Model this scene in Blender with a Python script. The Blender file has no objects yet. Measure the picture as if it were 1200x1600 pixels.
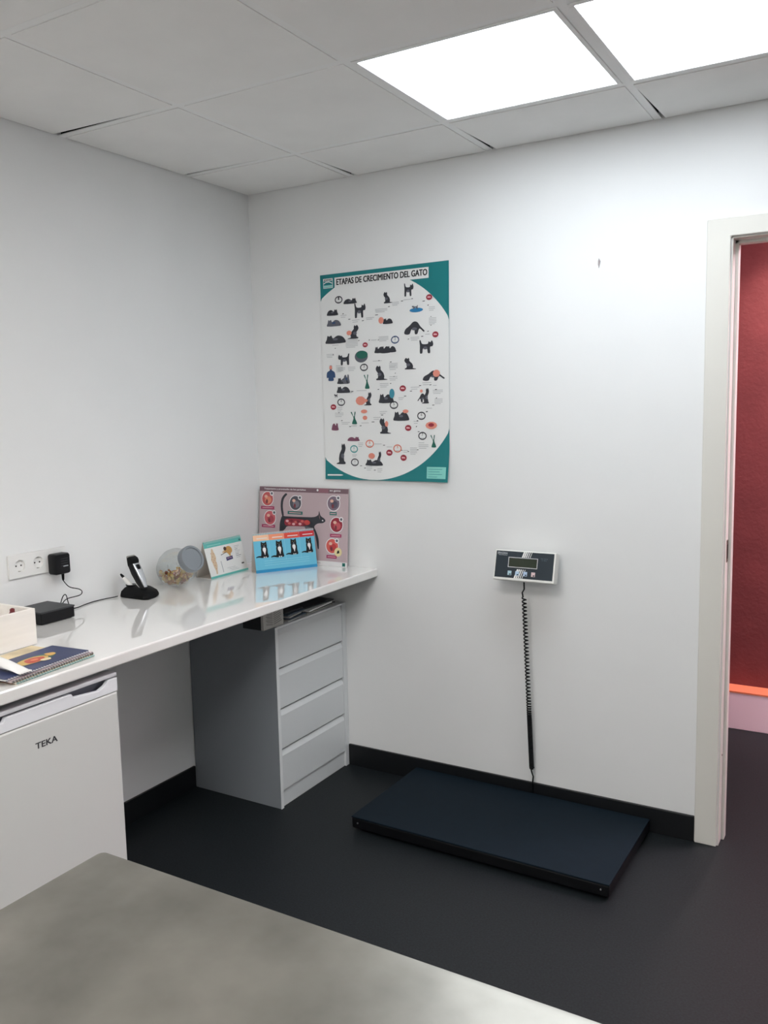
import bpy, bmesh, math, random
from mathutils import Matrix, Vector
random.seed(7)
S = bpy.context.scene
COL = S.collection
R = math.radians

# ---------------------------------------------------------------- camera, world, exposure
W_PX, H_PX = 1200, 1600
FOCAL_PX = 1343.7
cam_data = bpy.data.cameras.new('camera')
cam = bpy.data.objects.new('camera', cam_data)
COL.objects.link(cam)
cam_data.sensor_fit = 'VERTICAL'
cam_data.sensor_height = 24.0
cam_data.lens = FOCAL_PX * 24.0 / H_PX
cam_data.clip_start = 0.02
yaw, pitch, roll = -0.53416, -0.11843, -0.02225
d = Vector((math.sin(yaw) * math.cos(pitch), math.cos(yaw) * math.cos(pitch), math.sin(pitch)))
r0 = Vector((math.cos(yaw), -math.sin(yaw), 0)); u0 = r0.cross(d)
r1 = math.cos(roll) * r0 + math.sin(roll) * u0
u1 = -math.sin(roll) * r0 + math.cos(roll) * u0
M = Matrix((r1, u1, -d)).transposed().to_4x4()
M.translation = Vector((2.4344, -3.0238, 1.5370))
cam.matrix_world = M
S.camera = cam

world = bpy.data.worlds.new('world'); S.world = world
world.use_nodes = True
world.node_tree.nodes['Background'].inputs[0].default_value = (0.6, 0.65, 0.7, 1)
world.node_tree.nodes['Background'].inputs[1].default_value = 0.02

S.view_settings.view_transform = 'Standard'
S.view_settings.look = 'None'
S.view_settings.gamma = 1.0
S.view_settings.use_curve_mapping = False
S.view_settings.exposure = 0.0
PANEL_POWER = 8.8            # radiance of the ceiling panels in view
REAR_POWER = 19.0            # radiance of the panels behind the camera
CORRIDOR_FILL_POWER = 68.0         # radiance of the unseen fill panel added in the corridor
HALL_POWER = 50.0            # watts of the hall downlight

# ---------------------------------------------------------------- materials
def lin(c):
    c = c / 255.0
    return c / 12.92 if c <= 0.04045 else ((c + 0.055) / 1.055) ** 2.4
def rgb(r, g, b): return (lin(r), lin(g), lin(b), 1)
MATS = {}
def mat(name, col, rough=0.5, metal=0.0, spec=0.5, noise=0.0, nscale=20.0, bump=0.0, bscale=200.0, emit=0.0, coat=0.0, stretch=None):
    if name in MATS: return MATS[name]
    m = bpy.data.materials.new(name); m.use_nodes = True
    nt = m.node_tree; b = nt.nodes['Principled BSDF']
    c = rgb(*col)
    b.inputs['Base Color'].default_value = c
    b.inputs['Roughness'].default_value = rough
    b.inputs['Metallic'].default_value = metal
    b.inputs['Specular IOR Level'].default_value = spec
    b.inputs['Coat Weight'].default_value = coat
    b.inputs['Coat Roughness'].default_value = 0.01
    if emit:
        b.inputs['Emission Color'].default_value = c
        b.inputs['Emission Strength'].default_value = emit
    tc = nt.nodes.new('ShaderNodeTexCoord')
    vec = tc.outputs['Object']
    if stretch:
        mp = nt.nodes.new('ShaderNodeMapping'); mp.inputs['Scale'].default_value = stretch
        nt.links.new(vec, mp.inputs['Vector']); vec = mp.outputs['Vector']
    if noise:
        n = nt.nodes.new('ShaderNodeTexNoise'); n.inputs['Scale'].default_value = nscale
        n.inputs['Detail'].default_value = 5
        nt.links.new(vec, n.inputs['Vector'])
        rp = nt.nodes.new('ShaderNodeValToRGB')
        rp.color_ramp.elements[0].position = 0.3; rp.color_ramp.elements[1].position = 0.7
        rp.color_ramp.elements[0].color = (c[0] * (1 - noise), c[1] * (1 - noise), c[2] * (1 - noise), 1)
        rp.color_ramp.elements[1].color = (min(1, c[0] * (1 + noise)), min(1, c[1] * (1 + noise)), min(1, c[2] * (1 + noise)), 1)
        nt.links.new(n.outputs['Fac'], rp.inputs['Fac'])
        nt.links.new(rp.outputs['Color'], b.inputs['Base Color'])
    if bump:
        n2 = nt.nodes.new('ShaderNodeTexNoise'); n2.inputs['Scale'].default_value = bscale
        n2.inputs['Detail'].default_value = 4
        nt.links.new(vec, n2.inputs['Vector'])
        bp = nt.nodes.new('ShaderNodeBump'); bp.inputs['Strength'].default_value = bump
        bp.inputs['Distance'].default_value = 0.002
        nt.links.new(n2.outputs['Fac'], bp.inputs['Height'])
        nt.links.new(bp.outputs['Normal'], b.inputs['Normal'])
    MATS[name] = m
    return m

WALL = mat('wall_paint', (231, 232, 232), 0.75, spec=0.25, noise=0.012, nscale=3, bump=0.06, bscale=120)
TILE = mat('ceiling_tile', (240, 239, 237), 0.85, spec=0.2, noise=0.02, nscale=6, bump=0.15, bscale=260)
TBAR = mat('grid_metal', (240, 240, 239), 0.6, spec=0.3)
DARKV = mat('dark_plenum', (30, 30, 32), 0.9, spec=0.1)
FLOOR = mat('black_vinyl', (20, 25, 28), 0.55, spec=0.32, noise=0.55, nscale=160, bump=0.1, bscale=400)
SKIRT = mat('black_skirting', (18, 20, 23), 0.4, spec=0.4)
GLOSSW = mat('gloss_white_laminate', (236, 235, 232), 0.02, spec=0.8, coat=0.7)
DOORW = mat('door_frame_white', (218, 216, 209), 0.4, spec=0.4)
LAMW = mat('white_laminate', (216, 219, 221), 0.4, spec=0.4)
EDGEW = mat('laminate_edge', (232, 234, 236), 0.45, spec=0.4)
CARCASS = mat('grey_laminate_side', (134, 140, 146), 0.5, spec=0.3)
FRIDGE = mat('fridge_white', (208, 210, 207), 0.35, spec=0.4)
FRIDGEP = mat('fridge_plastic', (232, 234, 238), 0.3, spec=0.4)
RECESS = mat('recess_grey', (120, 124, 136), 0.5)
BLACK = mat('black_plastic', (12, 13, 16), 0.4, spec=0.25)
BLACKM = mat('black_matte', (9, 10, 12), 0.6, spec=0.18)
SILVER = mat('brushed_silver', (205, 208, 212), 0.25, metal=0.85)
WHITEP = mat('white_plastic', (232, 232, 230), 0.35)
STEEL = mat('steel', (176, 174, 168), 0.3, metal=0.9)
PAPER = mat('paper_white', (236, 236, 234), 0.7, spec=0.2)
CARD = mat('grey_card', (190, 188, 184), 0.8, spec=0.2)
INK = mat('ink_black', (22, 24, 28), 0.6, spec=0.3)
RED = mat('red_wall_paint', (114, 54, 55), 0.65, spec=0.3, noise=0.10, nscale=8, bump=0.8, bscale=60)
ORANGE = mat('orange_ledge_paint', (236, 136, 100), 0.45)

# ---------------------------------------------------------------- mesh helpers
class MB:
    def __init__(s): s.v = []; s.f = []; s.m = []
    def add(s, vs, fs, mi=0, mx=None):
        o = len(s.v)
        for p in vs:
            p = Vector(p)
            if mx is not None: p = mx @ p
            s.v.append(tuple(p))
        for f in fs:
            s.f.append(tuple(i + o for i in f)); s.m.append(mi)
        return s
    def box(s, a, b, mi=0, mx=None):
        x0, y0, z0 = a; x1, y1, z1 = b
        vs = [(x0,y0,z0),(x1,y0,z0),(x1,y1,z0),(x0,y1,z0),(x0,y0,z1),(x1,y0,z1),(x1,y1,z1),(x0,y1,z1)]
        return s.add(vs, [(0,3,2,1),(4,5,6,7),(0,1,5,4),(1,2,6,5),(2,3,7,6),(3,0,4,7)], mi, mx)
    def prism(s, poly, z0, z1, mi=0, mx=None):
        n = len(poly)
        vs = [(x, y, z0) for x, y in poly] + [(x, y, z1) for x, y in poly]
        fs = [tuple(reversed(range(n))), tuple(range(n, 2 * n))] + [(i, (i + 1) % n, n + (i + 1) % n, n + i) for i in range(n)]
        return s.add(vs, fs, mi, mx)
    def loft(s, rings, mi=0, mx=None, caps=True):
        n = len(rings[0]); vs = [p for r in rings for p in r]; fs = []
        for k in range(len(rings) - 1):
            for i in range(n):
                j = (i + 1) % n
                fs.append((k*n+i, k*n+j, (k+1)*n+j, (k+1)*n+i))
        if caps:
            fs.append(tuple(reversed(range(n)))); fs.append(tuple((len(rings)-1)*n + i for i in range(n)))
        return s.add(vs, fs, mi, mx)
    def lathe(s, prof, n=24, mi=0, mx=None, caps=True):
        rings = [[(r * math.cos(2*math.pi*i/n), r * math.sin(2*math.pi*i/n), z) for i in range(n)] for r, z in prof]
        return s.loft(rings, mi, mx, caps)
    def tube(s, pts, r, n=8, mi=0, mx=None, smooth=0):
        pts = [Vector(p) for p in pts]
        if smooth:
            out = []
            for i in range(len(pts) - 1):
                p0 = pts[max(i-1, 0)]; p1 = pts[i]; p2 = pts[i+1]; p3 = pts[min(i+2, len(pts)-1)]
                for k in range(smooth):
                    t = k / smooth
                    out.append(0.5 * ((2*p1) + (p2-p0)*t + (2*p0-5*p1+4*p2-p3)*t*t + (3*p1-p0-3*p2+p3)*t**3))
            out.append(pts[-1]); pts = out
        rings = []; up = None
        for i, p in enumerate(pts):
            t = (pts[min(i+1, len(pts)-1)] - pts[max(i-1, 0)]).normalized()
            if up is None:
                up = Vector((0, 0, 1)) if abs(t.z) < 0.9 else Vector((1, 0, 0))
            a = t.cross(up).normalized(); up = a.cross(t).normalized()
            rings.append([tuple(p + r * (math.cos(2*math.pi*k/n) * a + math.sin(2*math.pi*k/n) * up)) for k in range(n)])
        return s.loft(rings, mi, mx)
    def build(s, name, mats, parent=None, bevel=0.0, seg=2, smooth=False, loc=None, kind=None, label=None, rotz=0):
        me = bpy.data.meshes.new(name); me.from_pydata(s.v, [], s.f)
        ml = mats if isinstance(mats, (list, tuple)) else [mats]
        for m in ml: me.materials.append(m)
        me.polygons.foreach_set('material_index', s.m)
        bm = bmesh.new(); bm.from_mesh(me); bmesh.ops.recalc_face_normals(bm, faces=bm.faces); bm.to_mesh(me); bm.free()
        me.update()
        if smooth:
            me.polygons.foreach_set('use_smooth', [True] * len(me.polygons))
            if smooth is not True:
                me.set_sharp_from_angle(angle=R(smooth))
        o = bpy.data.objects.new(name, me); COL.objects.link(o)
        if parent: o.parent = parent
        if loc: o.location = loc
        if rotz: o.rotation_euler.z = rotz
        if bevel:
            b = o.modifiers.new('bevel', 'BEVEL'); b.width = bevel; b.segments = seg; b.limit_method = 'ANGLE'; b.angle_limit = R(40)
        if kind: o['kind'] = kind
        if label: o['label'] = label
        return o
def rrect(w, h, r, n=5, cx=0, cy=0):
    out = []
    for sx, sy, a in ((1, 1, 0), (-1, 1, 90), (-1, -1, 180), (1, -1, 270)):
        for k in range(n + 1):
            t = R(a + 90 * k / n)
            out.append((cx + sx * (w/2 - r) + r * math.cos(t), cy + sy * (h/2 - r) + r * math.sin(t)))
    return out
def tag(o, label, cat, group=None):
    o['label'] = label; o['category'] = cat
    if group: o['group'] = group
    return o
def thing(name, loc, label, cat, rotz=0, group=None):
    o = bpy.data.objects.new(name, None); COL.objects.link(o)
    o.location = loc; o.rotation_euler.z = rotz; o.empty_display_size = 0.05
    return tag(o, label, cat, group)
def struct(name):
    o = bpy.data.objects.new(name, None); COL.objects.link(o); o['kind'] = 'structure'
    return o
def text_faces(body, bold=0.0, spacing=1.0):
    cu = bpy.data.curves.new('t', 'FONT'); cu.body = body; cu.size = 1.0; cu.offset = bold
    cu.align_x = 'CENTER'; cu.align_y = 'CENTER'; cu.space_character = spacing; cu.resolution_u = 3
    ob = bpy.data.objects.new('t', cu); COL.objects.link(ob)
    bpy.context.view_layer.update()
    me = bpy.data.meshes.new_from_object(ob.evaluated_get(bpy.context.evaluated_depsgraph_get()))
    vs = [tuple(v.co) for v in me.vertices]; fs = [tuple(p.vertices) for p in me.polygons]
    bpy.data.objects.remove(ob); bpy.data.curves.remove(cu); bpy.data.meshes.remove(me)
    return vs, fs
class Canvas:
    """Flat print on a sheet: 2-D shapes in metres mapped onto a surface by fn(u, v, lift)."""
    STEP = 0.00025
    def __init__(s, fn): s.fn = fn; s.mb = MB(); s.mats = []
    def mi(s, m):
        if m not in s.mats: s.mats.append(m)
        return s.mats.index(m)
    def poly(s, pts, m, layer=1):
        s.mb.add([s.fn(u, v, layer * s.STEP) for u, v in pts], [tuple(range(len(pts)))], s.mi(m))
    def rect(s, u, v, w, h, m, layer=1, shear=0.0):
        s.poly([(u-w/2-shear, v-h/2), (u+w/2-shear, v-h/2), (u+w/2+shear, v+h/2), (u-w/2+shear, v+h/2)], m, layer)
    def disc(s, u, v, rx, ry, m, layer=1, n=18):
        s.poly([(u+rx*math.cos(2*math.pi*k/n), v+ry*math.sin(2*math.pi*k/n)) for k in range(n)], m, layer)
    def ring(s, u, v, rx, ry, w, m, layer=1, n=20):
        vs = []
        for k in range(n):
            c, t = math.cos(2*math.pi*k/n), math.sin(2*math.pi*k/n)
            vs += [s.fn(u+rx*c, v+ry*t, layer*s.STEP), s.fn(u+(rx-w)*c, v+(ry-w)*t, layer*s.STEP)]
        s.mb.add(vs, [(2*k, 2*((k+1) % n), 2*((k+1) % n)+1, 2*k+1) for k in range(n)], s.mi(m))
    def text(s, body, u, v, w, h, m, layer=1, bold=0.0):
        vs, fs = text_faces(body)
        x0 = min(p[0] for p in vs); x1 = max(p[0] for p in vs); y0 = min(p[1] for p in vs); y1 = max(p[1] for p in vs)
        for k, (du, dv) in enumerate(((0, 0), (1, .6), (-1, -.6), (1, -.6), (-1, .6)) if bold else ((0, 0),)):     # bold: the glyphs struck again a hair to each side
            s.mb.add([s.fn(u + du * bold + ((p[0]-x0)/(x1-x0) - .5) * w, v + dv * bold + ((p[1]-y0)/(y1-y0) - .5) * h, layer*s.STEP + k * .00002) for p in vs], fs, s.mi(m))
    def curvy(s, pts, m, layer=1, n=3):
        out, k = [], len(pts); P = [Vector(p) for p in pts]
        for i in range(k):
            p0, p1, p2, p3 = P[i-1], P[i], P[(i+1) % k], P[(i+2) % k]
            a = .5 * min(1, (p2 - p1).length / max(1e-9, max((p1 - p0).length, (p3 - p2).length)) + .35)
            for q in range(n):
                t = q / n; m1, m2 = (p2 - p0) * a, (p3 - p1) * a
                out.append(tuple((2*t**3 - 3*t*t + 1) * p1 + (t**3 - 2*t*t + t) * m1 + (3*t*t - 2*t**3) * p2 + (t**3 - t*t) * m2))
        s.poly(out, m, layer)
    def sil(s, shape, u, v, w, h, m, layer=1, flip=False):
        s.curvy([(u + (-x if flip else x) * w, v + y * h) for x, y in shape], m, layer)
    def build(s, name, parent, label=None, kind=None):
        o = s.mb.build(name, s.mats, parent, label=label, kind=kind)
        return o
SIT = [(-.15,.5),(-.05,.42),(.02,.5),(.08,.36),(.08,.22),(.25,0),(.32,-.25),(.3,-.4),(.5,-.46),(.5,-.5),(-.2,-.5),(-.22,-.4),(-.12,-.35),(-.1,-.05),(-.22,.15),(-.25,.32)]
STAND = [(-.5,.2),(-.42,.45),(-.32,.32),(-.2,.38),(-.15,.2),(.2,.22),(.3,.5),(.38,.5),(.35,.1),(.35,-.5),(.2,-.5),(.15,-.15),(-.1,-.15),(-.15,-.5),(-.3,-.5),(-.3,-.05),(-.45,0)]
LIE = [(-.5,-.5),(-.45,-.1),(-.4,.3),(-.32,.2),(-.2,.3),(-.12,0),(.1,.25),(.35,.15),(.5,-.2),(.5,-.5)]
STALK = [(-.5,-.45),(-.45,-.1),(-.25,.15),(-.05,.45),(.15,.4),(.3,.05),(.5,-.3),(.45,-.38),(.25,-.1),(.15,-.5),(.02,-.5),(0,-.1),(-.15,-.15),(-.25,-.5)]
RABBIT = [(-.5,.45),(-.35,.5),(-.05,.1),(.1,.5),(.25,.48),(.12,.05),(.4,-.35),(.4,-.5),(-.3,-.5),(-.3,-.35),(-.1,.02)]
PERSON = [(-.12,.5),(.12,.5),(.16,.3),(.1,.2),(.45,.05),(.5,-.3),(.3,-.3),(.3,-.5),(-.3,-.5),(-.3,-.3),(-.5,-.3),(-.45,.05),(-.1,.2),(-.16,.3)]

# ---------------------------------------------------------------- room shell
H = 2.467; RX = 3.9; RY = -5.0; TOP = H + 0.30
DX0, DX1, DZ = 1.966, 2.79, 2.062       # door opening in the back wall
WT = 0.09
MB().box((-0.12, RY - .1, 0), (0, 0, TOP)).build('wall_left', WALL, kind='structure')
MB().box((RX, RY - .1, 0), (RX + .1, 0, TOP)).build('wall_right', WALL, kind='structure')
MB().box((0, RY - .1, 0), (RX, RY, TOP)).build('wall_front', WALL, kind='structure')
def grid_wall(name, xs, zs, y0, y1, skip):
    m = MB(); o = len(xs); vs = [(x, y, z) for y in (y0, y1) for z in zs for x in xs]; fs = []
    n = o * len(zs); id = lambda k, i, j: k * n + j * o + i
    cells = {(i, j) for i in range(o-1) for j in range(len(zs)-1)} - skip
    for i, j in cells:
        for k in (0, 1): fs.append((id(k,i,j), id(k,i+1,j), id(k,i+1,j+1), id(k,i,j+1)))
        for di, dj, a, b in ((0,-1,(i,j),(i+1,j)), (0,1,(i,j+1),(i+1,j+1)), (-1,0,(i,j),(i,j+1)), (1,0,(i+1,j),(i+1,j+1))):
            if (i+di, j+dj) not in cells: fs.append((id(0,*a), id(0,*b), id(1,*b), id(1,*a)))
    m.add(vs, fs); return m.build(name, WALL, kind='structure')
grid_wall('wall_back', [-0.12, DX0, DX1, RX + .1], [0, DZ, TOP], 0, WT, {(1, 0)})
MB().box((-.4, RY - .1, -.08), (RX + .6, 1.6, 0)).build('floor', FLOOR, kind='structure')
# corridor beyond the door
HY = 1.29
MB().box((-.4, HY, 0), (RX + .6, HY + .1, TOP)).build('wall_corridor', RED, kind='structure')
MB().box((-.4, WT, 0), (-.3, HY, TOP)).build('wall_corridor_left', WALL, kind='structure')
MB().box((RX + .5, WT, 0), (RX + .6, HY, TOP)).build('wall_corridor_right', WALL, kind='structure')
MB().box((-.4, WT, H), (RX + .6, HY + .1, H + .08)).build('ceiling_corridor', mat('corridor_ceiling', (215, 210, 208), 0.8), kind='structure')
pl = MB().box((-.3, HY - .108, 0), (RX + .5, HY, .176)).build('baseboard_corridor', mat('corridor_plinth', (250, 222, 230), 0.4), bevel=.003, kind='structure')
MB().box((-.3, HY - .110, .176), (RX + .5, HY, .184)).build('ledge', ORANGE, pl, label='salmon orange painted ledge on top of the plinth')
# skirting
MB().box((.447, -.011, 0), (1.889, 0, .093)).build('baseboard_back', SKIRT, bevel=.002, kind='structure')
MB().box((0, -2.6, 0), (.011, -.5, .093)).build('baseboard_left', SKIRT, bevel=.002, kind='structure')
MB().box((2.87, -.011, 0), (RX, 0, .093)).build('baseboard_back_right', SKIRT, bevel=.002, kind='structure')
# door frame
dr = struct('door_1'); 
def arch(y0, y1):
    a = MB(); i0, i1, o0, o1 = 1.964, DX1 + .002, 1.891, DX1 + .075; zi, zo = 2.064, 2.122
    poly = [(o0, 0), (i0, 0), (i0, zi), (i1, zi), (i1, 0), (o1, 0), (o1, zo), (o0, zo)]; n = 8
    a.add([(x, y0, z) for x, z in poly] + [(x, y1, z) for x, z in poly], [tuple(range(8)), tuple(reversed(range(8, 16)))] + [(i, (i+1) % n, n+(i+1) % n, n+i) for i in range(n)])
    return a
arch(-.012, .0).build('architrave', DOORW, dr, bevel=.003)
arch(WT, WT + .012).build('architrave', DOORW, dr, bevel=.003)
MB().box((DX0, 0, 0), (DX0 + .004, .052, DZ)).box((DX1 - .004, 0, 0), (DX1, .052, DZ)).box((DX0, 0, DZ - .004), (DX1, .052, DZ)).build('jamb', DOORW, dr, bevel=.001)
MB().box((DX0, .052, 0), (DX0 + .014, WT, DZ)).box((DX1 - .014, .052, 0), (DX1, WT, DZ)).box((DX0, .052, DZ - .014), (DX1, WT, DZ)).build('door_stop', DOORW, dr, bevel=.002)
MB().box((DX0 + .002, .018, 1.0), (DX0 + .0055, .042, 1.075)).build('strike_plate', mat('brass_grey', (120, 105, 92), .35, metal=.8), dr, bevel=.001, label='small metal strike plate')
MB().box((DX0 + .0042, .026, 1.012), (DX0 + .006, .036, 1.06)).build('latch_hole', BLACKM, dr)
MB().lathe([(.003, 0), (.003, .0015)], 8, mx=Matrix.Translation((DX0 + .004, .03, .32)) @ Matrix.Rotation(R(90), 4, 'Y')).build('screw_plug', mat('brown_plug', (130, 95, 70)), dr)

# suspended ceiling: slab, tee bars, tiles, light panels
GX = [0, .527] + [.527 + .6 * k for k in range(1, 5)] + [RX]
GY = [0, -.371] + [-.371 - .6 * k for k in range(1, 8)] + [RY]
ce = struct('ceiling')
MB().box((-.1, RY - .1, TOP), (RX + .1, WT, TOP + .1)).build('ceiling_slab', DARKV, ce)
for x in GX[1:-1]:
    MB().box((x - .012, RY, H), (x + .012, 0, H + .003)).box((x - .002, RY, H + .003), (x + .002, 0, H + .035), 1).build('tee_bar', [TBAR, DARKV], ce)
for j, y in enumerate(GY[1:-1]):
    for i in range(len(GX) - 1):
        a = GX[i] + (.012 if i else 0); b = GX[i+1] - (.012 if i < len(GX) - 2 else 0)
        MB().box((a, y - .012, H), (b, y + .012, H + .003)).box((a, y - .002, H + .003), (b, y + .002, H + .035), 1).build('cross_tee', [TBAR, DARKV], ce)
LIGHTS = {(2, 1): 'front', (3, 1): 'front', (2, 4): 'rear', (3, 4): 'rear', (2, 7): 'rear', (3, 7): 'rear'}
rnd = random.Random(3)
for i in range(len(GX) - 1):
    for j in range(len(GY) - 1):
        if (i, j) in LIGHTS: continue
        x0, x1, y1, y0 = GX[i], GX[i+1], GY[j], GY[j+1]
        m = .0125
        X0 = x0 + (m if i else .006); X1 = x1 - (m if i < len(GX) - 2 else .003)
        Y1 = y1 - (m + .0025 if j else .006); Y0 = y0 + (m if j < len(GY) - 2 else .003)
        q = [[X0, Y0], [X1, Y0], [X1, Y1], [X0, Y1]]
        if j == 0 and i >= 1: q[3][0] += (.021, .018, .014, .008)[min(i-1, 3)]            # cut edges that stand off the bar towards the wall
        if i == 0 and j == 1: q[3][1] -= .016
        if i == 0 and j == 2: q[3][1] -= .022
        z = H - .0020 + rnd.uniform(-.0006, .0006)
        MB().prism([tuple(p) for p in q], z, H + .015).build('ceiling_tile', TILE, ce)
def panel_light(i, j, power, label, tint):
    x0, x1, y1, y0 = GX[i] + .0125, GX[i+1] - .0125, GY[j] - .0125, GY[j+1] + .0125
    cx, cy = (x0 + x1) / 2, (y0 + y1) / 2; w, h = (x1 - x0) / 2, (y1 - y0) / 2
    t = thing('ceiling_light', (cx, cy, H), label, 'light', group='square ceiling light panels')
    f = .013; fm = MB()
    for a, b in (((-w, -h), (w, -h + f)), ((-w, h - f), (w, h)), ((-w, -h + f), (-w + f, h - f)), ((w - f, -h + f), (w, h - f))):
        fm.box((a[0], a[1], -.003), (b[0], b[1], .012))
    fm.build('frame', TBAR, t, bevel=.0015)
    em = mat('light_diffuser_' + tint[0], tint[1], .5, emit=power)
    MB().box((-w + f, -h + f, .001), (w - f, h - f, .010)).build('diffuser', em, t)
def corridor_fill_light():  # unseen panel, added as broad soft fill for the corridor
    t = thing('ceiling_light', (3.0, .68, H), 'square lit ceiling panel of the corridor, out of sight beyond the doorway', 'light')
    MB().box((-.3, -.3, -.004), (.3, .3, 0)).build('frame', TBAR, t, bevel=.0015)
    MB().box((-.285, -.285, -.006), (.285, .285, -.004)).build('diffuser', mat('light_diffuser_corridor', (255, 228, 238), .5, emit=CORRIDOR_FILL_POWER), t)
corridor_fill_light()
COOL = ('front', (240, 248, 255)); WARM = ('rear', (255, 250, 245))
panel_light(2, 1, PANEL_POWER, 'square lit ceiling panel above the poster, left of the two lit panels', COOL)
panel_light(3, 1, PANEL_POWER, 'square lit ceiling panel nearer the doorway, right of the two lit panels', COOL)

panel_light(2, 4, REAR_POWER, 'square lit ceiling panel behind the steel table, on the left', WARM)
panel_light(3, 4, REAR_POWER, 'square lit ceiling panel behind the steel table, on the right', WARM)

panel_light(2, 7, REAR_POWER, 'square lit ceiling panel at the far rear of the room, on the left', WARM)  # unseen far row, both panels added for more bounced light
panel_light(3, 7, REAR_POWER, 'square lit ceiling panel at the far rear of the room, on the right', WARM)

# corridor downlight that washes the red wall
dl = thing('downlight', (2.05, 1.02, H), 'round recessed downlight over the red corridor wall', 'light')
MB().lathe([(.05, 0), (.06, -.004), (.06, 0)], 24).build('bezel', TBAR, dl, smooth=40)
MB().lathe([(.0, -.0015), (.048, -.0015)], 24, caps=False).build('lens', mat('downlight_lens', (255, 225, 215), .5, emit=6), dl)
ld = bpy.data.lights.new('downlight_beam', 'SPOT'); ld.energy = HALL_POWER; ld.color = (1, .88, .80)
ld.spot_size = R(100); ld.spot_blend = .7; ld.shadow_soft_size = .05
lo = bpy.data.objects.new('downlight_beam', ld); COL.objects.link(lo); lo.parent = dl; lo.location = (0, 0, -.012)

# ---------------------------------------------------------------- exam table
tt = thing('exam_table', (2.055, -2.506, 0), 'brushed stainless steel examination table in the foreground', 'table')
TBL = mat('table_steel', (146, 143, 136), .32, metal=.85, noise=.22, nscale=7, bump=.08, bscale=18)
m = MB(); z = .900
out = rrect(1.2, .6, .011); inn = rrect(1.184, .584, .009); inn2 = rrect(1.170, .570, .008)
m.loft([[(x, y, z - .032) for x, y in rrect(1.196, .596, .010)], [(x, y, z - .030) for x, y in out], [(x, y, z - .0018) for x, y in out], [(x, y, z) for x, y in rrect(1.197, .597, .010)],
        [(x, y, z) for x, y in inn], [(x, y, z - .0007) for x, y in inn2]])
m.build('tabletop', TBL, tt, smooth=40)
MB().box((-.30, -.2, .86), (.30, .2, .868)).box((-.30, -.03, .80), (.30, .03, .86)).build('support_frame', STEEL, tt, bevel=.003)
MB().lathe([(.045, .02), (.045, .45), (.035, .45), (.035, .80)], 24).build('column', STEEL, tt, smooth=40)
MB().prism(rrect(.75, .45, .05), 0, .03).build('base_plate', STEEL, tt, bevel=.006)

# ---------------------------------------------------------------- worktop
WZ = .881
wt = MB().box((.002, -2.6, WZ - .034), (.610, -.001, WZ)).build('worktop', GLOSSW, bevel=.005, seg=3)
tag(wt, 'long glossy white worktop along the left wall', 'worktop')

# ---------------------------------------------------------------- refrigerator
fr = thing('refrigerator', (0, -1.650, 0), 'white undercounter refrigerator below the worktop', 'refrigerator')
fw = .255; FX = .590
MB().box((.04, -fw, .012), (FX - .045, fw, .824)).build('body', FRIDGE, fr, bevel=.004)
MB().box((FX - .042, -fw, .813), (FX, fw, .825)).build('top_trim', FRIDGEP, fr, bevel=.003)
MB().box((FX - .042, -fw, .07), (FX, fw, .770)).build('door', FRIDGE, fr, bevel=.006)
# handle strip: upper edge dips into two finger scoops left and right of the raised middle
prof = [(-fw, .8095), (-.225, .8095), (-.213, .797), (-.190, .788), (-.105, .7965), (-.098, .8075), (.098, .8075), (.105, .7965), (.190, .788), (.213, .797), (.225, .8095), (fw, .8095)]
hs = MB(); n = len(prof)
pv = [(FX, y, .771) for y, _ in prof] + [(FX, y, zz) for y, zz in prof] + [(FX - .014, y, .771) for y, _ in prof] + [(FX - .014, y, zz) for y, zz in prof]
pf = []
for k in range(n - 1):
    pf += [(k, k+1, n+k+1, n+k), (2*n+k, 3*n+k, 3*n+k+1, 2*n+k+1), (n+k, n+k+1, 3*n+k+1, 3*n+k), (k, 2*n+k, 2*n+k+1, k+1)]
pf += [(0, n, 3*n, 2*n), (n-1, 3*n-1, 4*n-1, 2*n-1)]
hs.add(pv, pf); hs.build('handle', FRIDGEP, fr, bevel=.0015)
MB().box((FX - .042, -fw + .004, .771), (FX - .030, fw - .004, .8125)).build('handle_recess', RECESS, fr)
for s in (-1, 1):
    for fx in (.10, .48): MB().lathe([(.018, 0), (.018, .012)], 12, mx=Matrix.Translation((fx, s * .2, 0))).build('foot', BLACK, fr)
cv = Canvas(lambda u, v, l: (FX + l, u, v))
cv.text('TEKA', .012, .706, .066, .0155, mat('badge_grey', (52, 54, 58), .4), 1, bold=.0007)
cv.build('badge', fr, 'dark grey TEKA lettering')

# ---------------------------------------------------------------- drawer unit
du = thing('drawer_unit', (0, -.247, 0), 'white four-drawer unit under the worktop in the corner', 'cabinet')
UX = .445; UT = .722; y0, y1 = -.247, .246
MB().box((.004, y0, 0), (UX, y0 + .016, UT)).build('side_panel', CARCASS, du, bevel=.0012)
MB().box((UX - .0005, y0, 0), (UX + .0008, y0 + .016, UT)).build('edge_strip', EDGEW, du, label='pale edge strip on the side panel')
MB().box((.004, y1 - .030, 0), (UX, y1, UT)).build('side_panel', LAMW, du, bevel=.0012)
MB().box((.014, y0 + .016, .0), (.022, y1 - .030, UT)).build('back_panel', LAMW, du)
MB().box((.022, y0 + .016, UT - .008), (UX - .001, y1 - .030, UT)).build('top_panel', EDGEW, du, bevel=.0012)
MB().box((UX - .022, y0 + .016, 0), (UX - .008, y1 - .030, .066)).build('plinth', LAMW, du, bevel=.001)
MB().box((.022, y0 + .016, .045), (UX - .025, y1 - .030, .063)).build('bottom_panel', LAMW, du)
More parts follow.
